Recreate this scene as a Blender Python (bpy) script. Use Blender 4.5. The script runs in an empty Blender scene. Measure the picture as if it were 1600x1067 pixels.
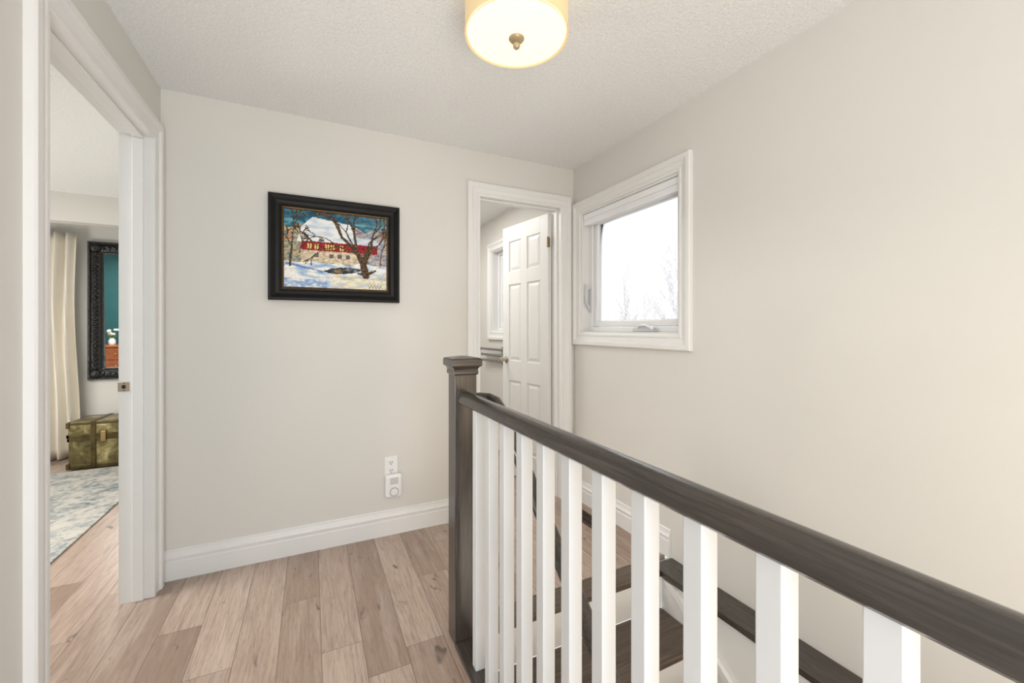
import bpy, bmesh, math, random
from mathutils import Vector, Matrix
random.seed(7)
scene = bpy.context.scene
COL = scene.collection
scene.view_settings.view_transform = 'Standard'
R = math.radians
ORG = {}

# ------------------------------------------------------------------ helpers
def lin(c):
    c = c / 255.0
    return c / 12.92 if c <= 0.04045 else ((c + 0.055) / 1.055) ** 2.4
def rgb(r, g, b): return (lin(r), lin(g), lin(b), 1.0)

def tag(o, label=None, cat=None, group=None, kind=None):
    if label: o['label'] = label
    if cat: o['category'] = cat
    if group: o['group'] = group
    if kind: o['kind'] = kind
    return o

def empty(name, loc, label=None, cat=None, group=None, kind=None, local=False):
    o = bpy.data.objects.new(name, None); COL.objects.link(o)
    o.location = loc; o.empty_display_size = 0.1
    ORG[o.name] = Vector((0, 0, 0)) if local else Vector(loc)
    return tag(o, label, cat, group, kind)

class MB:
    def __init__(s): s.v = []; s.f = []
    def add(s, vs, fs):
        n = len(s.v); s.v += [tuple(v) for v in vs]; s.f += [tuple(i + n for i in f) for f in fs]; return s
    def box(s, x0, x1, y0, y1, z0, z1):
        vs = [(x, y, z) for x in (x0, x1) for y in (y0, y1) for z in (z0, z1)]
        return s.add(vs, [(0,1,3,2),(4,6,7,5),(0,4,5,1),(2,3,7,6),(0,2,6,4),(1,5,7,3)])
    def prism(s, pts, axis, a0, a1):
        n = len(pts)
        def P(p, a): return {'x': (a, p[0], p[1]), 'y': (p[0], a, p[1]), 'z': (p[0], p[1], a)}[axis]
        vs = [P(p, a0) for p in pts] + [P(p, a1) for p in pts]
        fs = [(i, (i+1) % n, n + (i+1) % n, n + i) for i in range(n)] + [tuple(range(n))[::-1], tuple(range(n, 2*n))]
        return s.add(vs, fs)
    def lathe(s, prof, c, axis='z', n=32, cap=True):
        vs = []; m = len(prof)
        for k in range(n):
            a = 2*math.pi*k/n; ca, sa = math.cos(a), math.sin(a)
            for r, h in prof:
                p = {'z': (r*ca, r*sa, h), 'x': (h, r*ca, r*sa), 'y': (r*ca, h, r*sa)}[axis]
                vs.append((c[0]+p[0], c[1]+p[1], c[2]+p[2]))
        fs = []
        for k in range(n):
            k2 = (k+1) % n
            for j in range(m-1): fs.append((k*m+j, k2*m+j, k2*m+j+1, k*m+j+1))
        if cap:
            if prof[0][0] > 1e-5: fs.append(tuple(k*m for k in range(n)))
            if prof[-1][0] > 1e-5: fs.append(tuple(k*m+m-1 for k in range(n)))
        return s.add(vs, fs)
    def sweep(s, path, prof, up=(0,0,1), cap=True, radii=None):
        path = [Vector(p) for p in path]; up = Vector(up); m = len(prof); vs = []
        for i, p in enumerate(path):
            a = path[max(i-1, 0)]; b = path[min(i+1, len(path)-1)]
            t = (b - a).normalized()
            u0 = up if abs(t.dot(up)) < 0.98 else Vector((1, 0, 0))
            sd = t.cross(u0).normalized(); u2 = sd.cross(t).normalized()
            k = radii[i] if radii else 1.0
            for q in prof: vs.append(tuple(p + sd*q[0]*k + u2*q[1]*k))
        fs = []
        for i in range(len(path)-1):
            for j in range(m):
                j2 = (j+1) % m; fs.append((i*m+j, i*m+j2, (i+1)*m+j2, (i+1)*m+j))
        if cap:
            fs.append(tuple(range(m))[::-1]); L = (len(path)-1)*m; fs.append(tuple(range(L, L+m)))
        return s.add(vs, fs)
    def tube(s, path, r, n=10, radii=None):
        return s.sweep(path, [(r*math.cos(2*math.pi*k/n), r*math.sin(2*math.pi*k/n)) for k in range(n)], radii=radii)
    def ball(s, c, r, n=10, m=6, sc=(1,1,1)):
        vs = []; fs = []
        for i in range(m+1):
            th = math.pi*i/m
            for k in range(n):
                a = 2*math.pi*k/n
                vs.append((c[0]+sc[0]*r*math.sin(th)*math.cos(a), c[1]+sc[1]*r*math.sin(th)*math.sin(a), c[2]+sc[2]*r*math.cos(th)))
        for i in range(m):
            for k in range(n):
                k2 = (k+1) % n; fs.append((i*n+k, i*n+k2, (i+1)*n+k2, (i+1)*n+k))
        return s.add(vs, fs)
    def loop(s, rect, prof, P, closed=True):
        a0, a1, z0, z1 = rect; m = len(prof); vs = []
        if closed: cs = [(a0,z0,-1,-1),(a1,z0,1,-1),(a1,z1,1,1),(a0,z1,-1,1)]
        else: cs = [(a0,z0,-1,0),(a0,z1,-1,1),(a1,z1,1,1),(a1,z0,1,0)]
        for a, z, da, dz in cs:
            for u, h in prof: vs.append(P(a+da*u, z+dz*u, h))
        fs = []
        for i in range(4 if closed else 3):
            i2 = (i+1) % 4
            for j in range(m):
                j2 = (j+1) % m; fs.append((i*m+j, i*m+j2, i2*m+j2, i2*m+j))
        if not closed: fs += [tuple(range(m))[::-1], tuple(range(3*m, 4*m))]
        return s.add(vs, fs)
    def build(s, name, mat, parent=None, bevel=0, smooth=False, seg=2, label=None):
        if parent is not None: org = ORG[parent.name]; loc = (0, 0, 0)
        else:
            xs, ys, zs = zip(*s.v)
            org = Vector(((min(xs)+max(xs))/2, (min(ys)+max(ys))/2, min(zs))); loc = org
        me = bpy.data.meshes.new(name)
        me.from_pydata([tuple(Vector(v) - org) for v in s.v], [], s.f); me.update()
        bm = bmesh.new(); bm.from_mesh(me)
        bmesh.ops.recalc_face_normals(bm, faces=bm.faces[:]); bm.to_mesh(me); bm.free()
        if smooth:
            for p in me.polygons: p.use_smooth = True
            try: me.set_sharp_from_angle(angle=R(38))
            except Exception: pass
        me.materials.append(mat)
        o = bpy.data.objects.new(name, me); COL.objects.link(o)
        o.location = loc
        if parent is not None: o.parent = parent
        ORG[o.name] = org
        if bevel:
            b = o.modifiers.new('bevel', 'BEVEL'); b.width = bevel; b.segments = seg; b.limit_method = 'ANGLE'; b.angle_limit = R(40)
        if label: o['label'] = label
        return o

def struct(o): o['kind'] = 'structure'; return o

# ------------------------------------------------------------------ materials
class NT:
    def __init__(s, name):
        s.m = bpy.data.materials.new(name); s.m.use_nodes = True; s.t = s.m.node_tree
        s.b = s.t.nodes['Principled BSDF']; s.out = s.t.nodes['Material Output']
    def n(s, typ, **kw):
        nd = s.t.nodes.new(typ)
        for k, v in kw.items(): setattr(nd, k, v)
        return nd
    def l(s, a, b): s.t.links.new(a, b)
    def put(s, sock, v):
        if isinstance(v, bpy.types.NodeSocket): s.l(v, sock)
        else: sock.default_value = v
    def math(s, op, a, b=0.0, c=None):
        nd = s.n('ShaderNodeMath', operation=op); s.put(nd.inputs[0], a); s.put(nd.inputs[1], b)
        if c is not None: s.put(nd.inputs[2], c)
        return nd.outputs[0]
    def mix(s, f, a, b, blend='MIX'):
        nd = s.n('ShaderNodeMix', data_type='RGBA', blend_type=blend)
        s.put(nd.inputs[0], f); s.put(nd.inputs[6], a); s.put(nd.inputs[7], b); return nd.outputs[2]
    def noise(s, vec, scale, detail=3, rough=0.5, dist=0.0):
        nd = s.n('ShaderNodeTexNoise'); s.l(vec, nd.inputs['Vector'])
        nd.inputs['Scale'].default_value = scale; nd.inputs['Detail'].default_value = detail
        nd.inputs['Roughness'].default_value = rough; nd.inputs['Distortion'].default_value = dist
        return nd.outputs[0]
    def ramp(s, f, stops):
        nd = s.n('ShaderNodeValToRGB'); s.l(f, nd.inputs[0]); e = nd.color_ramp.elements
        while len(e) < len(stops): e.new(0.5)
        for i, (p, c) in enumerate(stops): e[i].position = p; e[i].color = c if len(c) == 4 else (*c, 1)
        return nd.outputs[0]
    def rng(s, v, a, b, c=0.0, d=1.0):
        nd = s.n('ShaderNodeMapRange'); s.put(nd.inputs[0], v)
        for i, q in enumerate((a, b, c, d)): nd.inputs[i+1].default_value = q
        return nd.outputs[0]
    def obj(s): return s.n('ShaderNodeTexCoord').outputs['Object']
    def scale(s, vec, sc):
        nd = s.n('ShaderNodeMapping'); s.l(vec, nd.inputs[0]); nd.inputs['Scale'].default_value = sc; return nd.outputs[0]
    def bump(s, h, st=0.3, d=0.01):
        nd = s.n('ShaderNodeBump'); s.l(h, nd.inputs['Height']); nd.inputs['Strength'].default_value = st
        nd.inputs['Distance'].default_value = d; s.l(nd.outputs[0], s.b.inputs['Normal'])
    def set(s, **kw):
        names = {'col': 'Base Color', 'rough': 'Roughness', 'metal': 'Metallic', 'spec': 'Specular IOR Level'}
        for k, v in kw.items(): s.put(s.b.inputs[names[k]], v)
        return s

def plain(name, col, rough=0.5, metal=0.0, var=0.04, nscale=6.0, bump=0.0, bscale=200, bd=0.002, spec=0.5):
    t = NT(name); v = t.obj()
    nz = t.noise(v, nscale, 3)
    d = tuple(c*(1-var) for c in col[:3]) + (1,); u = tuple(min(1, c*(1+var)) for c in col[:3]) + (1,)
    t.set(col=t.ramp(nz, [(0.3, d), (0.7, u)]), rough=rough, metal=metal, spec=spec)
    if bump: t.bump(t.noise(v, bscale, 2), bump, bd)
    return t.m

M = {}
M['wall'] = plain('greige_wall_paint', rgb(221, 219, 214), 0.62, var=0.012, nscale=1.5, bump=0.06, bscale=320, spec=0.3)
M['trim'] = plain('white_trim_paint', rgb(232, 232, 231), 0.38, var=0.01)
M['baluster'] = plain('white_baluster_paint', rgb(211, 212, 213), 0.42, var=0.01)
M['vinyl'] = plain('white_window_vinyl', rgb(236, 237, 239), 0.3, var=0.01)
M['latch'] = plain('grey_white_latch', rgb(206, 208, 212), 0.35, var=0.02)
M['plastic'] = plain('white_plastic', rgb(238, 238, 238), 0.3, var=0.01)
M['dark'] = plain('black_slot', rgb(20, 20, 20), 0.6)
M['grey'] = plain('grey_plastic', rgb(150, 152, 155), 0.5)
M['nickel'] = plain('brushed_nickel', rgb(190, 182, 170), 0.28, 1.0, var=0.05, nscale=40)
M['finial'] = plain('satin_champagne_metal', rgb(178, 160, 128), 0.42, 0.45, var=0.05, nscale=40)
M['strike'] = plain('satin_nickel_plate', rgb(176, 160, 142), 0.5, 0.35, var=0.1, nscale=40)
M['brass'] = plain('antique_brass', rgb(190, 150, 80), 0.3, 1.0, var=0.1, nscale=30)
M['hinge'] = plain('dull_brass_hinge', rgb(164, 140, 96), 0.4, 0.8, var=0.1, nscale=30)
M['chrome'] = plain('dull_chrome', rgb(150, 150, 152), 0.25, 1.0)
M['teal'] = plain('teal_wall_paint', rgb(12, 76, 80), 0.6, var=0.05)
M['orange_wood'] = plain('orange_wood', rgb(146, 82, 46), 0.5, var=0.25, nscale=8)
M['cloth'] = plain('cream_curtain_cloth', rgb(228, 221, 208), 0.85, var=0.02, bump=0.1, bscale=400)
M['shade_cloth'] = plain('white_blind_fabric', rgb(242, 244, 247), 0.8, var=0.02)
M['blackframe'] = plain('carved_black_lacquer', rgb(14, 13, 13), 0.28, var=0.4, nscale=30, bump=0.6, bscale=55, bd=0.01)
M['picframe'] = plain('black_picture_frame_lacquer', rgb(12, 10, 9), 0.4, var=0.3, nscale=10, spec=0.25)
M['gold'] = plain('dark_bronze_gilding', rgb(92, 70, 40), 0.4, 0.7, var=0.3, nscale=40)
M['petal'] = plain('white_petals', rgb(240, 240, 230), 0.7)
M['leaf'] = plain('green_leaf', rgb(60, 110, 50), 0.6, var=0.2)
M['bark'] = plain('haze_paled_bark', rgb(224, 222, 224), 0.95, var=0.05, nscale=3)  # bark colour paled to paint outdoor haze and glare into the trees
M['ground'] = plain('pale_winter_lawn', rgb(200, 198, 192), 0.95, var=0.1, nscale=0.3)
M['vent'] = plain('brown_metal_register', rgb(70, 55, 43), 0.45, 0.3, var=0.1)

def mk_ceiling():
    t = NT('popcorn_ceiling'); v = t.obj()
    a = t.noise(v, 108, 4, 0.65); b = t.noise(v, 46, 2, 0.5)
    h = t.math('ADD', t.math('MULTIPLY', a, 0.7), t.math('MULTIPLY', b, 0.5))
    t.set(col=t.ramp(a, [(0.3, rgb(230, 231, 231)), (0.65, rgb(248, 249, 249))]), rough=0.9, spec=0.1)
    t.bump(h, 0.7, 0.009); return t.m
M['ceiling'] = mk_ceiling()

def mk_floor():
    t = NT('oak_plank_floor'); v = t.obj()
    sx = t.n('ShaderNodeSeparateXYZ'); t.l(v, sx.inputs[0]); X, Y = sx.outputs[0], sx.outputs[1]
    W, LEN = 0.15, 1.05
    xr = t.math('DIVIDE', t.math('ADD', X, 20.0), W); row = t.math('FLOOR', xr)
    wn = t.n('ShaderNodeTexWhiteNoise', noise_dimensions='1D'); t.l(row, wn.inputs['W'])
    yo = t.math('ADD', t.math('DIVIDE', Y, LEN), t.math('MULTIPLY_ADD', wn.outputs[0], 7.3, 30.0)); pl = t.math('FLOOR', yo)
    idn = t.math('ADD', t.math('MULTIPLY', row, 17.13), t.math('MULTIPLY', pl, 3.71))
    w2 = t.n('ShaderNodeTexWhiteNoise', noise_dimensions='1D'); t.l(idn, w2.inputs['W']); tone = w2.outputs[0]
    fx = t.math('FRACT', xr); fy = t.math('FRACT', yo)
    ex = t.math('MULTIPLY', t.math('MINIMUM', fx, t.math('SUBTRACT', 1.0, fx)), W)
    ey = t.math('MULTIPLY', t.math('MINIMUM', fy, t.math('SUBTRACT', 1.0, fy)), LEN)
    seam = t.rng(t.math('MINIMUM', ex, ey), 0.0004, 0.0020)
    def cv(a, b, c, d, det=6):
        nd = t.n('ShaderNodeCombineXYZ')
        t.l(t.math('MULTIPLY_ADD', X, a, t.math('MULTIPLY', tone, 50)), nd.inputs[0])
        t.l(t.math('MULTIPLY', Y, b), nd.inputs[1]); t.l(t.math('MULTIPLY', tone, c), nd.inputs[2]); return t.noise(nd.outputs[0], 1.0, det, d, 0.8)
    g1 = cv(90, 4.0, 23, 0.7); g2 = cv(13, 1.6, 71, 0.55); g3 = cv(15, 6.0, 37, 0.55, 3); g4 = cv(210, 12, 11, 0.6)
    base = t.ramp(tone, [(0.0, rgb(150, 129, 115)), (0.3, rgb(177, 156, 142)), (0.65, rgb(196, 176, 162)), (1.0, rgb(164, 143, 128))])
    c = t.mix(t.rng(g1, 0.42, 0.68, 0.0, 0.55), base, rgb(122, 100, 88))
    c = t.mix(t.rng(g2, 0.5, 0.72, 0.0, 0.40), c, rgb(206, 190, 179))
    c = t.mix(t.rng(g4, 0.50, 0.66, 0.0, 0.38), c, rgb(110, 90, 79))
    c = t.mix(t.rng(g3, 0.66, 0.72, 0.0, 0.8), c, rgb(78, 66, 61))
    c = t.mix(t.math('MULTIPLY', t.math('SUBTRACT', 1.0, seam), 0.75), c, rgb(88, 72, 63))
    t.set(col=c, rough=0.31, spec=0.5)
    t.bump(t.math('ADD', seam, t.math('MULTIPLY', g1, 0.35)), 0.28, 0.003); return t.m
M['floor'] = mk_floor()

def mk_dark(name, axis, c0, c1, c2, rough):
    t = NT(name); sc = {'x': (5, 130, 130), 'y': (130, 5, 130), 'z': (130, 130, 5)}[axis]
    v = t.scale(t.obj(), sc)
    g = t.noise(v, 1.0, 5, 0.65, 0.5)
    t.set(col=t.ramp(g, [(0.30, c0), (0.50, c1), (0.72, c2)]), rough=rough, spec=0.65)
    t.bump(g, 0.10, 0.0010); return t.m
for ax in 'xyz': M['dark_'+ax] = mk_dark('dark_stained_oak_' + ax, ax, rgb(48, 43, 39), rgb(62, 56, 51), rgb(80, 73, 66), 0.24)
M['tread'] = mk_dark('warm_stained_oak_tread', 'x', rgb(60, 49, 41), rgb(86, 72, 61), rgb(112, 96, 82), 0.36)

def mk_glass():
    t = NT('window_glass'); t.t.nodes.remove(t.b)
    tr = t.n('ShaderNodeBsdfTransparent'); gl = t.n('ShaderNodeBsdfGlossy'); gl.inputs['Roughness'].default_value = 0.02
    fr = t.n('ShaderNodeFresnel'); fr.inputs[0].default_value = 1.25; mx = t.n('ShaderNodeMixShader')
    t.l(fr.outputs[0], mx.inputs[0]); t.l(tr.outputs[0], mx.inputs[1]); t.l(gl.outputs[0], mx.inputs[2]); t.l(mx.outputs[0], t.out.inputs[0])
    return t.m
M['glass'] = mk_glass()

def mk_glow(name, col, st, base):
    t = NT(name); v = t.obj(); nz = t.noise(v, 5, 2)
    t.set(col=t.ramp(nz, [(0.2, base), (0.8, base)]), rough=0.6)
    t.b.inputs['Emission Color'].default_value = col; t.b.inputs['Emission Strength'].default_value = st; return t.m
M['diffuser'] = mk_glow('lit_glass_diffuser', (1.0, 0.87, 0.62, 1), 1.0, rgb(215, 202, 170))
M['shade'] = mk_glow('lit_fabric_shade', (1.0, 0.75, 0.42, 1), 0.37, rgb(206, 184, 142))

def mk_mirror():
    t = NT('mirror_silver'); nz = t.noise(t.obj(), 3, 2)
    t.set(col=t.ramp(nz, [(0.0, (0.85,0.87,0.87,1)), (1.0, (0.9,0.9,0.9,1))]), rough=0.02, metal=1.0); return t.m
M['mirror'] = mk_mirror()

def mk_rug():
    t = NT('distressed_rug'); v = t.obj()
    a = t.noise(v, 5.5, 8, 0.72, 0.8); b = t.noise(v, 26, 6, 0.7); w = t.noise(t.scale(v, (40, 220, 1)), 1.0, 2)
    f = t.math('ADD', t.math('MULTIPLY', a, 0.6), t.math('MULTIPLY', b, 0.4))
    c = t.ramp(f, [(0.36, rgb(104, 113, 120)), (0.47, rgb(164, 168, 168)), (0.53, rgb(198, 195, 188)), (0.66, rgb(208, 203, 194))])
    t.set(col=c, rough=0.95, spec=0.1); t.bump(w, 0.5, 0.004); return t.m
M['rug'] = mk_rug()

def mk_trunk():
    t = NT('aged_tin_panel'); v = t.obj(); a = t.noise(v, 9, 6, 0.7, 0.6)
    t.set(col=t.ramp(a, [(0.3, rgb(70, 62, 38)), (0.48, rgb(118, 108, 70)), (0.6, rgb(164, 152, 106)), (0.7, rgb(210, 200, 160))]), rough=0.36, metal=0.55); t.bump(a, 0.3, 0.005); return t.m
M['trunk'] = mk_trunk()
M['trunkband'] = plain('aged_dark_brass_band', rgb(88, 76, 46), 0.42, 0.65, var=0.4, nscale=14)
M['leather'] = plain('brown_leather', rgb(80, 56, 38), 0.6)

# ------------------------------------------------------------------ room dimensions (metres)
XL, XR, YB, H = -0.67, 1.774, 2.61, 2.44
WT = 0.115
DY0, DY1 = 1.612, 2.475

def wall(name, axis, f0, f1, a0, a1, z0, z1, holes=(), mat=None):
    mb = MB()
    def bx(p0, p1, q0, q1):
        if p1 - p0 < 1e-4 or q1 - q0 < 1e-4: return
        if axis == 'y': mb.box(f0, f1, p0, p1, q0, q1)
        else: mb.box(p0, p1, f0, f1, q0, q1)
    cur = a0
    for h0, h1, zb, zt in sorted(holes):
        bx(cur, h0, z0, z1); bx(h0, h1, z0, zb); bx(h0, h1, zt, z1); cur = h1
    bx(cur, a1, z0, z1)
    return struct(mb.build(name, mat or M['wall']))

DZ = 2.14
WIN1 = (1.611, 2.511, 1.22, 2.09)
WIN2 = (3.35, 4.17, 1.22, 2.09)
wall('wall_right', 'y', XR, 1.92, -1.7, 5.05, 0, H, [WIN1, WIN2])
wall('wall_back', 'x', YB, YB+WT, -0.67, XR, 0, H, [(1.00, 1.675, 0, DZ+0.02)])
wall('wall_left', 'y', XL-WT, XL, -1.7, 5.7, 0, H, [(DY0-.02, DY1+.02, 0, DZ+0.02)])
wall('wall_rear', 'x', -1.7, -1.6, -0.67, XR, -2.8, H)
wall('wall_bathroom_back', 'x', 4.9, 5.05, 0.1, XR, 0, H)
wall('wall_bathroom_left', 'y', 0.1, 0.2, 2.725, 4.9, 0, H)
wall('wall_bedroom_back', 'x', 5.55, 5.7, -4.3, -0.785, 0, H)
wall('wall_bedroom_left', 'y', -4.3, -4.2, 0.9, 5.55, 0, H)
wall('wall_bedroom_rear', 'x', 0.9, 1.0, -4.2, -0.785, 0, H, mat=M['teal'])
wall('wall_bedroom_bulkhead', 'x', 4.95, 5.08, -4.2, -0.785, 2.19, H)
wall('wall_stairwell_left', 'y', 0.50, 0.602, -1.6, 1.60, -2.8, -0.035, mat=M['trim'])
wall('wall_stairwell_right', 'y', 1.652, XR+0.1, -1.6, 1.72, -2.8, -0.032, mat=M['trim'])
struct(MB().box(-4.3, 1.92, -1.7, 5.7, H, H+0.15).build('ceiling', M['ceiling']))
fl = MB()
fl.box(-0.67, 0.602, -1.6, YB, -0.03, 0).box(0.602, XR, 1.715, YB, -0.03, 0)
fl.box(-0.67, XR, YB, 5.0, -0.03, 0).box(-4.3, -0.67, 0.9, 5.6, -0.03, 0)
struct(fl.build('floor', M['floor']))
struct(MB().box(0.4, 1.9, -1.7, 2.7, -2.9, -2.8).build('floor_lower', M['floor']))

# ------------------------------------------------------------------ trim
P_back = lambda a, z, h: (a, YB - h, z)
P_right = lambda a, z, h: (XR - h, a, z)
P_left = lambda a, z, h: (XL + h, a, z)
def casing(w):
    return [(0.0, 0), (0.0, .012), (.006, .015), (.018*w/.09, .015), (.022*w/.09, .011), (.05*w/.09, .016), (.056*w/.09, .024), (.062*w/.09, .026), (w-.006, .026), (w, .021), (w, 0)]
def base_profile():
    return [(0, 0), (.016, 0), (.016, .088), (.013, .092), (.013, .102), (.017, .106), (.017, .114), (.010, .124), (.007, .138), (.007, .146), (.003, .15), (0, .15)]

# left doorway: casing, jamb, stop, strike plate
t1 = empty('trim_1', (XL, 2.04, 0), kind='structure')
MB().loop((DY0, DY1, 0, DZ), casing(.095), P_left, False).build('casing', M['trim'], t1)
jm = MB().box(XL-WT, XL, DY0-.02, DY0, 0, DZ).box(XL-WT, XL, DY1, DY1+.02, 0, DZ).box(XL-WT, XL, DY0-.02, DY1+.02, DZ, DZ+.02)
jm.build('jamb', M['trim'], t1)
sp = MB().box(-.737, -.695, DY0, DY0+.012, 0, DZ-.012).box(-.737, -.695, DY1-.012, DY1, 0, DZ-.012).box(-.737, -.695, DY0, DY1, DZ-.012, DZ)
sp.build('door_stop', M['trim'], t1, bevel=.003)
MB().box(-.788, -.746, DY1-.003, DY1+.0002, .966, 1.008).build('strike_plate', M['strike'], t1, bevel=.002)
MB().box(-.773, -.760, DY1-.0038, DY1-.0028, .979, .995).ball((-.766, DY1-.003, .971), .0025).ball((-.766, DY1-.003, 1.003), .0025).build('latch_hole', M['dark'], t1)

# bathroom doorway
t2 = empty('trim_2', (1.34, YB, 0), kind='structure')
MB().loop((1.02, 1.655, 0, DZ), casing(.09), P_back, False).build('casing', M['trim'], t2)
jm = MB().box(1.0, 1.02, YB, YB+WT, 0, DZ).box(1.655, 1.675, YB, YB+WT, 0, DZ).box(1.0, 1.675, YB, YB+WT, DZ, DZ+.02)
jm.build('jamb', M['trim'], t2)
sp = MB().box(1.02, 1.032, YB+.03, YB+.068, 0, DZ-.012).box(1.643, 1.655, YB+.03, YB+.068, 0, DZ-.012).box(1.02, 1.655, YB+.03, YB+.068, DZ-.012, DZ)
sp.build('door_stop', M['trim'], t2, bevel=.003)

# baseboards
struct(MB().prism([(YB-h, z) for h, z in base_profile()], 'x', XL, .928).build('baseboard_back', M['trim']))
struct(MB().prism([(XR-h, z) for h, z in base_profile()], 'y', 1.672, YB).build('baseboard_right', M['trim']))
struct(MB().prism([(XL+h, z) for h, z in base_profile()], 'y', -1.6, DY0-.097).build('baseboard_left', M['trim']))
struct(MB().prism([(XR-h, z) for h, z in base_profile()], 'y', 3.4, 4.9).build('baseboard_bathroom', M['trim']))
struct(MB().prism([(5.55-h, z) for h, z in base_profile()], 'x', -4.2, -.8).build('baseboard_bedroom', M['trim']))
# dark ledge cap over the thicker stairwell wall
struct(MB().box(1.625, XR, -1.6, 1.665, -.03, .004).build('trim_3', M['dark_y'], bevel=.006))

# ------------------------------------------------------------------ bathroom door (six panels, open)
def door_mesh(W, HT, T):
    mb = MB()
    st, mid = .095, .085
    pw = (W - 2*st - mid)/2
    rows = [(.22, .80), (.97, 1.62), (1.73, 1.99)]
    mb.box(-T+.010, -.010, .02, W-.02, .02, HT-.02)
    mb.box(-T, 0, 0, st, 0, HT).box(-T, 0, W-st, W, 0, HT).box(-T, 0, st+pw, st+pw+mid, 0, HT)
    zs = [0] + [q for r in rows for q in r] + [HT]
    for i in range(0, len(zs), 2):
        mb.box(-T, 0, st-.001, st+pw+.001, zs[i], zs[i+1]).box(-T, 0, st+pw+mid-.001, W-st+.001, zs[i], zs[i+1])
    for z0, z1 in rows:
        for y0 in (st, st+pw+mid):
            y1 = y0 + pw
            for side in (-1, 1):
                fx = -T if side < 0 else 0
                a, b = .012, .036
                o = [(fx-side*.010, y0+a, z0+a), (fx-side*.010, y1-a, z0+a), (fx-side*.010, y1-a, z1-a), (fx-side*.010, y0+a, z1-a)]
                i = [(fx-side*.003, y0+b, z0+b), (fx-side*.003, y1-b, z0+b), (fx-side*.003, y1-b, z1-b), (fx-side*.003, y0+b, z1-b)]
                mb.add(o+i, [(0,1,5,4),(1,2,6,5),(2,3,7,6),(3,0,4,7),(4,5,6,7)])
    return mb
d1 = empty('door_1', (1.6535, YB+WT+.003, .01), kind='structure', local=True)
d1.rotation_euler = (0, 0, R(8.5))
DW = .625
door_mesh(DW, DZ-.02, .036).build('door_slab', M['trim'], d1, bevel=.002)
for side in (-1, 1):
    x0 = -.036 if side < 0 else 0
    k = [(.030, 0), (.030, .004), (.024, .008), (.011, .012), (.010, .03), (.020, .038), (.026, .05), (.024, .062), (.014, .068), (0, .069)]
    MB().lathe([(r, side*h) for r, h in k], (x0, DW-.06, .975), 'x', 24).build('door_knob', M['nickel'], d1, smooth=True)
for z in (.22, 1.90):
    hb = MB().lathe([(0, -.042), (.006, -.04), (.006, .04), (0, .042)], (-.040, -.003, z), 'z', 12)
    hb.box(-.040, -.016, -.0022, -.0004, z-.038, z+.038)
    hb.build('hinge', M['hinge'], d1, smooth=True)

# ------------------------------------------------------------------ windows
def window(name, y0, y1, z0, z1, extras):
    t = empty(name, (XR, (y0+y1)/2, z0), kind='structure')
    MB().loop((y0, y1, z0, z1), casing(.085), P_right, True).build('casing', M['trim'], t)
    def ring(x0, x1, d, w):
        a0, a1, b0, b1 = y0+d, y1-d, z0+d, z1-d
        return MB().box(x0, x1, a0, a0+w, b0, b1).box(x0, x1, a1-w, a1, b0, b1).box(x0, x1, a0+w, a1-w, b0, b0+w).box(x0, x1, a0+w, a1-w, b1-w, b1)
    ring(XR, 1.92, 0, .012).build('jamb', M['trim'], t)
    ring(1.838, 1.91, .012, .034).build('window_frame', M['vinyl'], t, bevel=.004)
    ring(1.852, 1.895, .047, .042).build('sash', M['vinyl'], t, bevel=.006)
    MB().box(1.871, 1.875, y0+.085, y1-.085, z0+.085, z1-.085).build('pane', M['glass'], t)
    if extras:
        MB().box(1.828, 1.84, y1-.046, y1-.016, z0+.15, z0+.32).build('latch_plate', M['latch'], t, bevel=.003)
        MB().sweep([(1.826, y1-.031, z0+.175), (1.800, y1-.032, z0+.215), (1.792, y1-.033, z0+.27), (1.798, y1-.033, z0+.35)],
                   [(-.009,-.006),(.009,-.006),(.009,.006),(-.009,.006)], up=(0,1,0)).build('latch_lever', M['latch'], t, bevel=.002)
        yc = 1.92
        MB().prism([(yc-.085, z0+.013), (yc+.085, z0+.013), (yc+.075, z0+.036), (yc+.03, z0+.052), (yc-.03, z0+.052), (yc-.075, z0+.036)], 'x', 1.796, 1.838).build('crank_housing', M['latch'], t, bevel=.006)
        MB().tube([(1.796, yc+.035, z0+.036), (1.784, yc+.01, z0+.052), (1.782, yc-.045, z0+.055), (1.784, yc-.09, z0+.038)], .008, 8).ball((1.783, yc-.095, z0+.038), .013).build('crank_handle', M['plastic'], t, smooth=True)
    return t
window('window_1', *WIN1, True)
window('window_2', *WIN2, False)

b = empty('window_blind', (1.80, 2.06, 1.998), 'white cellular blind raised to the top of the landing window', 'blind')
y0, y1 = 1.627, 2.495
MB().box(1.782, 1.832, y0, y1, 2.036, 2.076).build('head_rail', M['shade_cloth'], b, bevel=.004)
pr = []
for i in range(5): pr += [(1.7855 if i % 2 else 1.787, 2.012 + i*.0058)]
for i in range(4, -1, -1): pr += [(1.829 if i % 2 else 1.828, 2.012 + i*.0058)]
MB().prism(pr, 'y', y0+.001, y1-.001).build('folded_fabric', M['shade_cloth'], b)
MB().box(1.784, 1.829, y0+.001, y1-.001, 1.996, 2.012).build('bottom_rail', M['shade_cloth'], b, bevel=.003)

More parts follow.
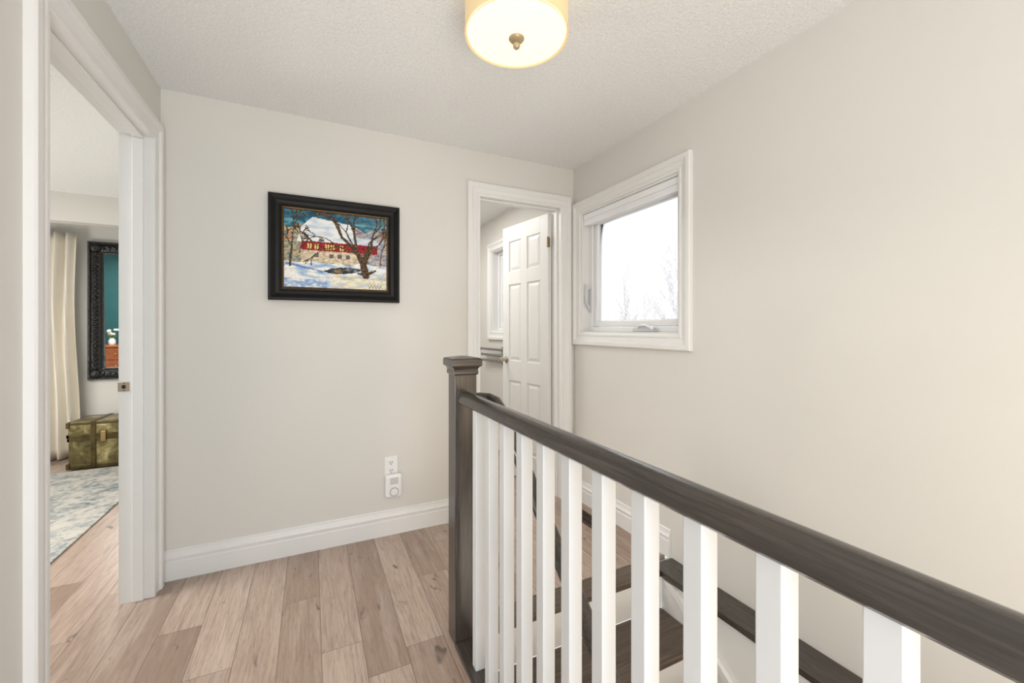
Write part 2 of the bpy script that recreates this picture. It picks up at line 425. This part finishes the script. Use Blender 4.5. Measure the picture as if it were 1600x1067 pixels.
# ------------------------------------------------------------------ painting
pic = empty('framed_painting', (.14, YB, 1.412), 'winter farm painting in a wide black frame on the landing wall', 'painting')
CX0, CX1, CZ0, CZ1 = -.137, .415, 1.480, 1.917
prof = [(0, .004), (0, .014), (.006, .018), (.012, .017), (.020, .022), (.036, .024), (.048, .031), (.058, .036), (.066, .036), (.071, .030), (.071, .004)]
MB().loop((CX0, CX1, CZ0, CZ1), prof, P_back, True).build('frame', M['picframe'], pic)
MB().loop((CX0, CX1, CZ0, CZ1), [(-.004, .006), (-.004, .013), (0, .0165), (.005, .0185), (.007, .017), (.007, .006)], P_back, True).build('inner_lip', M['gold'], pic)

def seg_d(px, py, a, b_):
    ax, ay = a; bx, by = b_; dx, dy = bx-ax, by-ay
    q = max(0, min(1, ((px-ax)*dx+(py-ay)*dy)/(dx*dx+dy*dy+1e-9)))
    return math.hypot(px-ax-q*dx, (py-ay-q*dy)*.8), q
rp = random.Random(3)
TREE = []
def grow(p, ang, L, w, d):
    q = (p[0]+math.cos(ang)*L, p[1]+math.sin(ang)*L*1.2); TREE.append((p, q, w, w*.65))
    if d <= 0: return
    for k in range(2 if d > 1 else 3):
        grow(q, ang + rp.uniform(-.7, .7), L*rp.uniform(.62, .88), w*.62, d-1)
TREE += [((.78,.20),(.75,.36),.040,.032), ((.75,.36),(.68,.52),.030,.022), ((.76,.34),(.83,.58),.026,.020), ((.78,.20),(.88,.27),.022,.008), ((.78,.20),(.70,.22),.020,.008)]
grow((.68,.52), 2.35, .20, .019, 4); grow((.69,.50), 1.7, .20, .017, 4); grow((.70,.48), 2.8, .20, .012, 4); grow((.83,.58), 1.4, .15, .014, 4); grow((.82,.52), .75, .13, .011, 3); grow((.75,.40), 1.25, .22, .012, 4); grow((.66,.56), 2.0, .18, .010, 4)
TREE += [((.06,.28),(.08,.6),.010,.007)]; grow((.08,.6), 1.5, .12, .007, 3); grow((.08,.5), 2.0, .1, .005, 2); grow((.14,.45), 1.3, .12, .005, 3); grow((.93,.35), 1.5, .15, .006, 3)
from mathutils import noise as mn
def inpoly(x, y, P):
    c = False; j = len(P)-1
    for i in range(len(P)):
        if (P[i][1] > y) != (P[j][1] > y) and x < (P[j][0]-P[i][0])*(y-P[i][1])/(P[j][1]-P[i][1]) + P[i][0]: c = not c
        j = i
    return c
def mixc(a, b_, f): f = max(0, min(1, f)); return tuple(a[i]*(1-f)+b_[i]*f for i in range(3))
def paint(x, y):
    n1 = mn.noise((x*9, y*22, 1.0)); n2 = mn.noise((x*26, y*34, 4.0)); n3 = mn.noise((x*60, y*60, 9.0))
    jx, jy = x + n2*.006, y + n3*.008
    c = mixc((28, 88, 112), (110, 166, 178), .42 + n1*1.2 + n2*.7)
    if y > .88: c = mixc(c, (18, 64, 90), .45)
    c = mixc(c, (176, 190, 190), max(0, (x-.55)*.9))
    ht = .78 + .12*mn.noise((x*11, 2.0, 0))
    if x < .24 and jy < ht: c = mixc((196, 176, 130), (104, 120, 128), .5 + n2*1.6); c = mixc(c, (166, 70, 58), max(0, n1*1.4 - .15)); c = mixc(c, (222, 206, 166), max(0, n3*1.4))
    if x > .60 and jy < ht + .02: c = mixc((148, 162, 186), (208, 190, 172), .5 + n2*1.6); c = mixc(c, (156, 66, 66), max(0, n1*1.4-.2)); c = mixc(c, (70, 84, 96), max(0, n3*1.4-.1))
    if inpoly(jx, jy, [(.12,.59),(.16,.78),(.26,.92),(.62,.86),(.72,.57)]): c = mixc((242, 243, 242), (190, 208, 228), .22+n1*.9+n2*.3)
    if inpoly(jx, jy, [(.58,.61),(.62,.70),(.88,.69),(.93,.60)]): c = mixc((228, 232, 238), (186, 202, 222), .4+n1)
    if .16 < jx < .90 and .49 < jy < .605: c = mixc((172, 34, 40), (112, 22, 32), .5+n2*1.4); c = mixc(c, (206, 96, 84), max(0, n3*1.1-.2))
    if .16 < jx < .70 and .33 < jy < .49: c = mixc((234, 220, 188), (188, 168, 146), .4+n2*1.4); c = mixc(c, (150, 130, 120), max(0, n3*1.2-.2))
    for wx in (.235, .30, .40, .45, .54):
        if abs(jx-wx) < .018 and .51 < jy < .575: c = (240, 222, 128) if abs(jx-wx) > .005 else (96, 60, 36)
    for wx in (.30, .44, .52, .60):
        if abs(jx-wx) < .020 and .40 < jy < .455: c = (104, 98, 100)
    if inpoly(jx, jy, [(.32,.61),(.37,.61),(.37,.71),(.345,.75),(.32,.71)]): c = (228, 228, 230) if jy > .645 else (92, 98, 112)
    if jy < .335 + .05*mn.noise((x*6, 5, 2)):
        c = mixc((246, 245, 240), (146, 180, 220), .22 + n1*1.2 + .45*mn.noise((x*5, y*9, 7)))
        if x > .45 and y < .20: c = mixc(c, (226, 208, 152), .35 + n2*.9)
        if x < .4 and y < .12: c = mixc(c, (122, 160, 212), .4 + n2)
        c = mixc(c, (156, 112, 78), max(0, n3*1.2-.3))
    sw = .045*(1-((jx-.55)/.20)**2) if abs(jx-.55) < .20 else 0
    if sw and abs(jy-(.245+.10*(jx-.55))) < sw + .008*n2: c = mixc((44, 52, 62), (150, 116, 78), max(0, n1*1.8+n3*.7)); c = mixc(c, (150, 176, 200), max(0, n2*1.6-.2))
    if abs(jy - (.30 - .25*(x-.05))) < .010+.008*n1 and .02 < x < .36: c = (112, 138, 184)
    for a, b_, w0, w1 in TREE:
        if min(a[0], b_[0])-.05 < x < max(a[0], b_[0])+.05 and min(a[1], b_[1])-.05 < y < max(a[1], b_[1])+.05:
            d, q = seg_d(jx, jy, a, b_)
            if d < max(.0045, w0*(1-q)+w1*q): c = mixc((58, 42, 36), (134, 108, 64), .22 + n3*1.5)
    if y < .07 and .80 < x < .94 and abs(y - .045 - .014*math.sin(x*190)) < .006: c = (70, 56, 50)
    return c
NX, NZ = 230, 180
vs = []; cs = []
for j in range(NZ+1):
    for i in range(NX+1):
        u, w = i/NX, j/NZ
        vs.append((CX0 + (CX1-CX0)*u - .14, -.011 - .0006*mn.noise((u*60, w*50, 3)), CZ0 + (CZ1-CZ0)*w - 1.412)); cs.append(paint(u, w))
fs = [(j*(NX+1)+i, j*(NX+1)+i+1, (j+1)*(NX+1)+i+1, (j+1)*(NX+1)+i) for j in range(NZ) for i in range(NX)]
me = bpy.data.meshes.new('canvas'); me.from_pydata(vs, [], fs); me.update()
at = me.color_attributes.new('paint', 'FLOAT_COLOR', 'POINT')
for i, c in enumerate(cs): at.data[i].color = rgb(*[max(0, min(255, q)) for q in c])
pt = NT('oil_paint'); an = pt.n('ShaderNodeAttribute', attribute_name='paint'); pt.set(col=an.outputs[0], rough=.5, spec=.2); pt.bump(pt.noise(pt.obj(), 140, 3), .25, .002)
me.materials.append(pt.m)
cv = bpy.data.objects.new('canvas', me); COL.objects.link(cv); cv.parent = pic; ORG[cv.name] = ORG[pic.name]

# ------------------------------------------------------------------ ceiling light
LX, LY = .645, 1.298
lt = empty('ceiling_light', (LX, LY, H), 'lit round flush-mount light with cream drum shade', 'ceiling light')
MB().lathe([(.178, 2.278), (.178, 2.420), (.174, 2.420), (.174, 2.278)], (LX, LY, 0), n=64, cap=False).build('drum_shade', M['shade'], lt, smooth=True)
MB().lathe([(.1795, 2.270), (.1795, 2.280), (.172, 2.280), (.172, 2.270)], (LX, LY, 0), n=64, cap=False).build('shade_ring', M['shade'], lt, smooth=True)
MB().lathe([(0, 2.262), (.06, 2.2635), (.12, 2.267), (.173, 2.274), (.173, 2.278), (.12, 2.271), (0, 2.267)], (LX, LY, 0), n=64).build('diffuser', M['diffuser'], lt, smooth=True)
MB().lathe([(0, 2.224), (.006, 2.225), (.011, 2.230), (.013, 2.237), (.011, 2.244), (.008, 2.247), (.014, 2.249), (.022, 2.253), (.027, 2.259), (.027, 2.263), (0, 2.264)], (LX, LY, 0), n=24).build('finial', M['finial'], lt, smooth=True)
MB().lathe([(0, 2.415), (.07, 2.415), (.085, 2.425), (.085, H), (0, H)], (LX, LY, 0), n=32).build('canopy', M['nickel'], lt, smooth=True)

# ------------------------------------------------------------------ outlet and plug-in monitor
ox, oz = .440, .412
ot = empty('wall_outlet', (ox, YB, oz-.06), 'white duplex outlet plate low on the landing wall', 'outlet')
MB().box(ox-.038, ox+.038, YB-.006, YB, oz-.060, oz+.060).build('cover_plate', M['plastic'], ot, bevel=.003)
for dz in (-.024, .024):
    rc = MB().box(ox-.017, ox+.017, YB-.0085, YB-.004, oz+dz-.016, oz+dz+.016).build('receptacle', M['plastic'], ot, bevel=.002)
    MB().box(ox-.008, ox-.005, YB-.0092, YB-.0084, oz+dz-.003, oz+dz+.009).box(ox+.005, ox+.008, YB-.0092, YB-.0084, oz+dz-.003, oz+dz+.009).lathe([(0, -.0092), (.003, -.0092), (.003, -.008)], (ox, YB, oz+dz-.009), 'y', 10).build('slot', M['dark'], rc)
px, pz = .452, .300
pm = empty('plug_in_alarm', (px, YB, pz-.07), 'white rounded plug-in alarm below the outlet plate', 'alarm')
MB().box(px-.050, px+.050, YB-.046, YB-.010, pz-.068, pz+.072).build('body', M['plastic'], pm, bevel=.018, seg=4)
MB().box(px-.034, px+.034, YB-.012, YB+.001, pz-.055, pz+.048).build('back_plate', M['plastic'], pm, bevel=.002)
MB().lathe([(0, -.0475), (.022, -.0475), (.022, -.045)], (px, YB, pz-.03), 'y', 24).build('sensor_disc', M['plastic'], pm, smooth=True)
MB().lathe([(.022, -.048), (.026, -.048), (.026, -.0455), (.022, -.0455)], (px, YB, pz-.03), 'y', 24, False).build('sensor_ring', M['grey'], pm, smooth=True)
g = MB()
for k in range(5): g.box(px-.024, px+.024, YB-.0468, YB-.0455, pz+.018+k*.008, pz+.021+k*.008)
g.build('grille_slots', M['grey'], pm)

# ------------------------------------------------------------------ floor register
vr = empty('floor_register', (1.635, 2.28, 0), 'brown slotted floor register beside the right wall baseboard', 'floor vent')
fr = MB().box(1.58, 1.69, 2.13, 2.145, .0005, .006).box(1.58, 1.69, 2.415, 2.43, .0005, .006).box(1.58, 1.595, 2.145, 2.415, .0005, .006).box(1.675, 1.69, 2.145, 2.415, .0005, .006)
fr.build('frame', M['vent'], vr, bevel=.0015)
sl = MB()
for k in range(14): sl.box(1.595, 1.675, 2.150+k*.0195, 2.158+k*.0195, .0012, .005)
sl.box(1.632, 1.638, 2.145, 2.415, .0012, .0052)
sl.build('slats', M['vent'], vr)
MB().box(1.59, 1.68, 2.14, 2.42, .0003, .001).build('duct_opening', M['dark'], vr)

# ------------------------------------------------------------------ staircase
RISE, RUN = .19, .25
sc = empty('staircase', (1.11, 1.6, -1.9), 'dark oak stair treads with white risers descending behind the railing', 'stairs')
MB().box(.604, 1.622, 1.595, 1.713, -.032, .003).build('nosing', M['tread'], sc, bevel=.008)
NS = 10
for i in range(NS):
    yb = 1.625 - i*RUN
    MB().box(.604, 1.634, yb-.018, yb, -(i+1)*RISE, -i*RISE-.033).build('riser', M['trim'], sc)
    MB().box(.604, 1.634, yb-RUN-.045, yb-.018, -(i+1)*RISE-.032, -(i+1)*RISE).build('tread', M['tread'], sc, bevel=.008)
sk = MB()
k = RISE/RUN
sk.prism([(1.60, -.036), (1.59, -.036), (-.9, -.036-2.49*k), (-.9, -.40-2.5*k), (1.60, -.46)], 'x', 1.636, 1.650)
sk.prism([(1.59, -.036), (1.53, -.036), (-.9, -.036-2.43*k), (-.9, -.036-2.49*k)], 'x', 1.628, 1.650)
sk.build('skirt_board', M['trim'], sc)

# ------------------------------------------------------------------ guard railing
RX = .553
gr = empty('stair_railing', (RX, 0, 0), 'dark oak guard railing with white balusters and square newel along the stairwell', 'railing')
nw = MB().box(.511, .601, 1.570, 1.660, 0, 1.082).build('newel_post', M['dark_z'], gr, bevel=.003)
cx, cy = .556, 1.615
def sq(a, z): return [(cx-a, cy-a, z), (cx+a, cy-a, z), (cx+a, cy+a, z), (cx-a, cy+a, z)]
cp = MB(); lv = [(.047, 1.066), (.051, 1.072), (.051, 1.082), (.049, 1.088), (.055, 1.098), (.063, 1.103), (.063, 1.128), (.059, 1.133), (.050, 1.135), (.012, 1.141)]
vv = []; ff = []
for a, z in lv: vv += sq(a, z)
for i in range(len(lv)-1):
    for j in range(4): ff.append((i*4+j, i*4+(j+1) % 4, i*4+4+(j+1) % 4, i*4+4+j))
ff += [(3, 2, 1, 0), tuple(len(vv)-4+j for j in range(4))]
cp.add(vv, ff).build('cap', M['dark_x'], nw, bevel=.002)
RP = [(-.027, 0), (-.033, .006), (-.0335, .018), (-.029, .030), (-.020, .039), (-.008, .043), (.008, .043), (.020, .039), (.029, .030), (.0335, .018), (.033, .006), (.027, 0), (.014, -.004), (-.014, -.004)]
MB().sweep([(RX, -1.598, .957), (RX, 0, .957), (RX, 1.571, .957)], RP).build('handrail', M['dark_y'], gr, smooth=True)
MB().box(.508, .600, -1.598, 1.570, .0, .016).build('shoe_rail', M['dark_y'], gr, bevel=.004)
ba = MB().box(RX-.018, RX+.018, 1.422-.018, 1.422+.018, .016, .955).build('baluster', M['baluster'], gr, bevel=.002)
for k in range(1, 24):
    c = ba.copy(); COL.objects.link(c); c.parent = gr; c.location = (0, -.12*k, 0)

# ------------------------------------------------------------------ descending stair handrail
hr = empty('stair_handrail', (.68, 1.5, 0), 'dark wooden stair handrail sloping down behind the white balusters', 'handrail')
path = [(.603, 1.63, .945), (.64, 1.628, .945), (.672, 1.61, .943), (.683, 1.575, .935), (.685, 1.53, .912), (.685, 1.47, .865), (.685, -.6, .865-2.07*.84)]
MB().sweep(path, [(x*.78, y*.9) for x, y in RP]).build('rail', M['dark_y'], hr, smooth=True)
for yy in (.35, -.45):
    z = .865 - (1.47-yy)*.84
    MB().tube([(.685, yy, z-.004), (.685, yy, z-.05), (.66, yy, z-.07), (.600, yy, z-.07)], .006, 8).build('bracket', M['nickel'], hr, smooth=True)

# ------------------------------------------------------------------ bedroom things
tk = empty('storage_trunk', (-1.5, 5.18, 0), 'old weathered metal trunk with brass trim standing below the black mirror', 'trunk')
X0, X1, Y0, Y1, HB, HT = -1.92, -1.08, 4.985, 5.36, .285, .425
MB().box(X0, X1, Y0, Y1, .012, HB).build('body', M['trunk'], tk, bevel=.008)
ld = MB().box(X0-.004, X1+.004, Y0-.004, Y1+.004, HB+.003, HT).build('lid', M['trunk'], tk, bevel=.012)
bd = MB()
for z0, z1, e in ((.012, .04, .006), (HB-.03, HB, .006), (HB+.003, HB+.032, .009), (HT-.026, HT-.004, .009)): bd.box(X0-e, X1+e, Y0-e, Y0+.01, z0, z1).box(X0-e, X0+.01, Y0-e, Y1+e, z0, z1)
for x in (X0+.15, X0+.62): bd.box(x, x+.035, Y0-.010, Y0+.01, .012, HT-.003).box(x, x+.035, Y0-.008, Y1, HT-.004, HT+.004)
bd.build('metal_band', M['trunkband'], tk, bevel=.002)
for x in (X0, X1):
    for z in (.012, HT-.05):
        MB().box(x-.013, x+.013, Y0-.013, Y0+.04, z-.002 if z > .1 else z, z+.052).build('corner_cap', M['trunkband'], tk, bevel=.006)
for x in (X0+.22, X0+.52):
    MB().box(x, x+.035, Y0-.018, Y0, HB-.045, HB+.05).build('latch', M['hinge'], tk, bevel=.004)
MB().box(X0+.36, X0+.43, Y0-.022, Y0, HB-.07, HB+.05).lathe([(0, -.026), (.012, -.026), (.012, -.02)], (X0+.395, Y0, HB-.02), 'y', 14).build('lock_plate', M['hinge'], tk, bevel=.005)
MB().tube([(X0-.006, 5.07, .21), (X0-.025, 5.085, .20), (X0-.025, 5.185, .20), (X0-.006, 5.20, .21)], .009, 8).build('side_handle', M['leather'], tk, smooth=True)

mr = empty('wall_mirror', (-1.57, 5.55, .745), 'tall mirror in an ornate black carved frame above the trunk', 'mirror')
MX0, MX1, MZ0, MZ1 = -1.865, -1.27, .862, 2.00
Pm = lambda a, z, h: (a, 5.55-h, z)
MB().loop((MX0, MX1, MZ0, MZ1), [(0, .004), (0, .030), (.014, .036), (.022, .028), (.045, .038), (.07, .048), (.09, .042), (.098, .052), (.112, .052), (.118, .040), (.118, .0)], Pm, True).build('frame', M['blackframe'], mr)
bead = MB()
for zz in [MZ0 + i*(MZ1-MZ0)/26 for i in range(27)]:
    for xx in (MX0-.056, MX1+.056): bead.ball((xx, 5.55-.042, zz), .021, 8, 5, (1, .7, .8))
for xx in [MX0 + i*(MX1-MX0)/13 for i in range(14)]:
    for zz in (MZ0-.056, MZ1+.056): bead.ball((xx, 5.55-.042, zz), .021, 8, 5, (.8, .7, 1))
for xx in (MX0-.06, MX1+.06):
    for zz in (MZ0-.06, MZ1+.06): bead.ball((xx, 5.55-.042, zz), .05, 10, 6, (1, .5, 1))
bead.build('carving', M['blackframe'], mr, smooth=True)
# glass leans a little forward at the top
gz0, gz1 = MZ0-.004, MZ1+.004
MB().prism([(5.55-.004, gz0), (5.55-.002, gz0), (5.55-.026, gz1), (5.55-.028, gz1)], 'x', MX0-.004, MX1+.004).build('glass', M['mirror'], mr)

def curtain():
    n, m = 90, 24; vs = []; fs = []
    for j in range(m+1):
        s = j/m; z = .012 + 2.16*s
        x0 = -2.80; x1 = -2.045 + .010*math.sin(s*7) + .045*(1-s)**2.2
        for i in range(n+1):
            u = i/n
            a = .028 + .012*(1-s)
            vs.append((x0+(x1-x0)*u, 5.445 + a*math.sin(u*2*math.pi*9.5 + .6*math.sin(s*5)) + .010*math.sin(u*31 + s*6), z))
    for j in range(m):
        for i in range(n): fs.append((j*(n+1)+i, j*(n+1)+i+1, (j+1)*(n+1)+i+1, (j+1)*(n+1)+i))
    return MB().add(vs, fs)
cu = curtain().build('curtain', M['cloth'], smooth=True)
cu.modifiers.new('thickness', 'SOLIDIFY').thickness = .003
tag(cu, 'cream floor-length curtain hanging left of the black mirror', 'curtain')
rg = MB().box(-3.6, -1.245, 2.2, 4.93, .001, .012).build('area_rug', M['rug'], bevel=.004)
tag(rg, 'pale blue-grey distressed rug on the bedroom floor in front of the trunk', 'rug')

dr = empty('dresser', (-3.35, 1.24, 0), 'orange wooden dresser seen reflected in the bedroom mirror', 'dresser')
MB().box(-3.9, -2.8, 1.02, 1.46, .10, .76).build('body', M['orange_wood'], dr, bevel=.006)
MB().box(-3.93, -2.77, 1.01, 1.49, .76, .785).build('top', M['orange_wood'], dr, bevel=.005)
for c0 in (-3.87, -3.34):
    for r in range(3):
        dw = MB().box(c0, c0+.50, 1.46, 1.478, .12+r*.21, .32+r*.21).build('drawer', M['orange_wood'], dr, bevel=.004)
        MB().ball((c0+.25, 1.492, .22+r*.21), .016).build('knob', M['brass'], dw, smooth=True)
for lx in (-3.86, -2.84):
    for ly in (1.06, 1.42): MB().box(lx-.025, lx+.025, ly-.025, ly+.025, 0, .10).build('leg', M['orange_wood'], dr, bevel=.003)
VZ = .785
fv = empty('flower_vase', (-3.21, 1.25, VZ), 'small vase of white flowers reflected in the mirror', 'vase')
MB().lathe([(0, VZ), (.035, VZ+.001), (.05, VZ+.035), (.045, VZ+.085), (.028, VZ+.115), (.034, VZ+.13), (.028, VZ+.129), (.02, VZ+.105), (0, VZ+.095)], (-3.21, 1.25, 0), n=20).build('vase', M['plastic'], fv, smooth=True)
rf = random.Random(5); st = MB(); fl_ = MB(); lf = MB()
for k in range(9):
    a = rf.uniform(0, 6.28); d = rf.uniform(.02, .09); top = (-3.21+d*math.cos(a), 1.25+d*math.sin(a), VZ+.215+rf.uniform(-.03, .06))
    st.tube([(-3.21, 1.25, VZ+.1), ((-3.21+top[0])/2, (1.25+top[1])/2, VZ+.165), top], .003, 5); fl_.ball(top, .028, 8, 5, (1, 1, .7)); lf.ball((top[0]*.5-1.605, top[1]*.5+.625, VZ+.155), .03, 6, 4, (1, .4, .5))
st.build('stem', M['leaf'], fv); fl_.build('blossom', M['petal'], fv, smooth=True); lf.build('leaves', M['leaf'], fv, smooth=True)

# ------------------------------------------------------------------ bathroom towel rack
tr = empty('towel_rack', (XR, 4.02, .9), 'chrome three-bar towel rack below the bathroom window', 'towel rack')
MB().box(XR-.02, XR, 3.84, 3.875, .88, 1.07).build('mount', M['chrome'], tr, bevel=.004)
for k in range(3):
    z = .912 + k*.062
    MB().tube([(XR-.03, 3.855, z), (XR-.05-.012*k, 4.30, z)], .013, 10).ball((XR-.05-.012*k, 4.30, z), .016).ball((XR-.025, 3.855, z), .016).build('bar', M['chrome'], tr, smooth=True)

# ------------------------------------------------------------------ outside
struct(MB().box(2.2, 110, -40, 110, -3.2, -3.0).build('ground', M['ground']))
def tree_mb(seed, ht, spread, ups, nb):
    # one leader with rising side limbs, each carrying fine twigs
    rr = random.Random(seed); mb = MB()
    tr_ = [Vector((rr.uniform(-.1, .1)*i/6, rr.uniform(-.1, .1)*i/6, ht*i/8)) for i in range(9)]
    mb.tube(tr_, 1.0, 6, radii=[ht*.010*(1-.92*i/8) + .009 for i in range(9)])
    for i in range(nb):
        f = .22 + .74*i/nb; k = f*8; j = min(7, int(k)); p = tr_[j].lerp(tr_[j+1], k-j)
        a = i*2.4 + rr.uniform(-.5, .5); L = ht*spread*(1.08-f)**.7*rr.uniform(.7, 1.1)
        d = Vector((math.cos(a), math.sin(a), ups*rr.uniform(.7, 1.3)))
        pts = [p]; dd = d.normalized()
        for q in range(5):
            dd = (dd + Vector((rr.uniform(-.2, .2), rr.uniform(-.2, .2), .14))).normalized(); pts.append(pts[-1] + dd*L/5)
        r0 = ht*.0034*(1.15-f) + .008
        mb.tube(pts, 1.0, 4, radii=[r0*(1-.13*q) for q in range(6)])
        for q in range(1, 6):
            for s_ in range(3):
                e = (dd + Vector((rr.uniform(-1, 1), rr.uniform(-1, 1), rr.uniform(-.2, .8)))).normalized(); l2 = L*rr.uniform(.2, .42)
                m_ = pts[q] + e*l2*.5; en = m_ + (e + Vector((0, 0, .3))).normalized()*l2*.5
                mb.tube([pts[q], m_, en], 1.0, 3, radii=[r0*.55, r0*.45, r0*.28])
                for z_ in range(2):
                    e2 = (e + Vector((rr.uniform(-1, 1), rr.uniform(-1, 1), rr.uniform(-.2, .6)))*.8).normalized()
                    mb.tube([m_, m_ + e2*l2*.55], 1.0, 3, radii=[r0*.4, r0*.22])
    return mb
protos = [tree_mb(11, 8.0, .22, 1.3, 38), tree_mb(23, 8.0, .42, .9, 44), tree_mb(37, 8.0, .30, 1.1, 32)]
spots = [(978, 24, 8.5, 0, 'slender bare tree standing alone outside the landing window'), (1056, 20, 8.4, 1, 'largest bare tree at the right side of the window view'), (1008, 31, 7.2, 2, 'smaller bare tree between the two taller ones outside'),
         (950, 52, 6.2, 1, None), (992, 54, 6.0, 1, None), (1034, 52, 6.3, 1, None), (1074, 56, 6.3, 1, None)]
pm_cache = {}
for i, (u, t, ht, k, lab) in enumerate(spots):
    r = (u-800)/650; x = t*(.4352+.9003*r); y = t*(.9003-.4352*r)
    if k not in pm_cache:
        me = bpy.data.meshes.new('bare_tree'); me.from_pydata(protos[k].v, [], protos[k].f); me.update()
        bm = bmesh.new(); bm.from_mesh(me); bmesh.ops.recalc_face_normals(bm, faces=bm.faces[:]); bm.to_mesh(me); bm.free()
        me.materials.append(M['bark']); pm_cache[k] = me
    o = bpy.data.objects.new('bare_tree', pm_cache[k]); COL.objects.link(o)
    o.location = (x, y, -3.0); o.scale = ((.62 if not lab else 1)*ht/8, (.62 if not lab else 1)*ht/8, ht/8); o.rotation_euler = (0, 0, i*1.3)
    if lab: tag(o, lab, 'tree', 'bare trees outside')
    else: tag(o, 'bare tree in the hazy distant treeline outside the window', 'tree', 'distant treeline')

# ------------------------------------------------------------------ light
w = bpy.data.worlds.new('overcast'); scene.world = w; w.use_nodes = True
bg = w.node_tree.nodes['Background']; bg.inputs[0].default_value = (.94, .97, 1.0, 1); bg.inputs[1].default_value = 1.75
def area(name, loc, target, sx, sy, e, col):
    l = bpy.data.lights.new(name, 'AREA'); l.shape = 'RECTANGLE'; l.size = sx; l.size_y = sy; l.energy = e; l.color = col
    o = bpy.data.objects.new(name, l); COL.objects.link(o); o.location = loc
    o.rotation_euler = (Vector(target) - Vector(loc)).to_track_quat('-Z', 'Y').to_euler(); return o
area('hall_rear_fill', (.1, -1.5, 1.6), (-.15, 2.6, 1.3), 1.4, 1.3, 22, (.95, .98, 1.0))  # added fill behind the camera, standing in for bounced daylight
area('hall_up_fill', (.1, -.9, .25), (.4, .6, 2.44), 1.1, 1.0, 34, (.97, .985, 1.0))  # unseen uplight added to brighten the hall ceiling
area('stair_warm_fill', (1.05, -1.0, .6), (1.9, .7, 1.05), .8, .8, 12, (1.0, .76, .50))  # added fill that warms the right wall, no lamp there
area('bedroom_fill', (-2.6, 2.3, 2.42), (-2.6, 2.3, 0), 1.6, 1.0, 95, (1.0, .97, .92))  # added overhead fill for the bedroom, no fixture behind it
area('bedroom_up_fill', (-3.4, 3.4, .5), (-2.6, 3.9, 2.44), .8, .8, 28, (1.0, .97, .92))  # second unseen fill, added to lift the bedroom ceiling
area('bathroom_fill', (.8, 3.7, 2.42), (.8, 3.7, 0), .8, .8, 22, (1.0, .97, .92))  # added bathroom fill on top of the window light, no fixture
area('stairwell_fill', (1.1, -1.3, -1.2), (1.2, 1.2, -.3), .8, .8, 11, (1.0, .88, .74))  # added fill low in the stairwell to brighten the steps

# ------------------------------------------------------------------ camera
cam = bpy.data.cameras.new('camera'); co = bpy.data.objects.new('camera', cam); COL.objects.link(co)
co.location = (0, 0, 1.25); co.rotation_euler = (R(90), 0, R(-25.8))
cam.sensor_width = 36; cam.sensor_fit = 'HORIZONTAL'; cam.lens = 36*650/1600; cam.shift_y = -(533.5-514)/1600; cam.clip_start = .02; cam.clip_end = 500
scene.camera = co
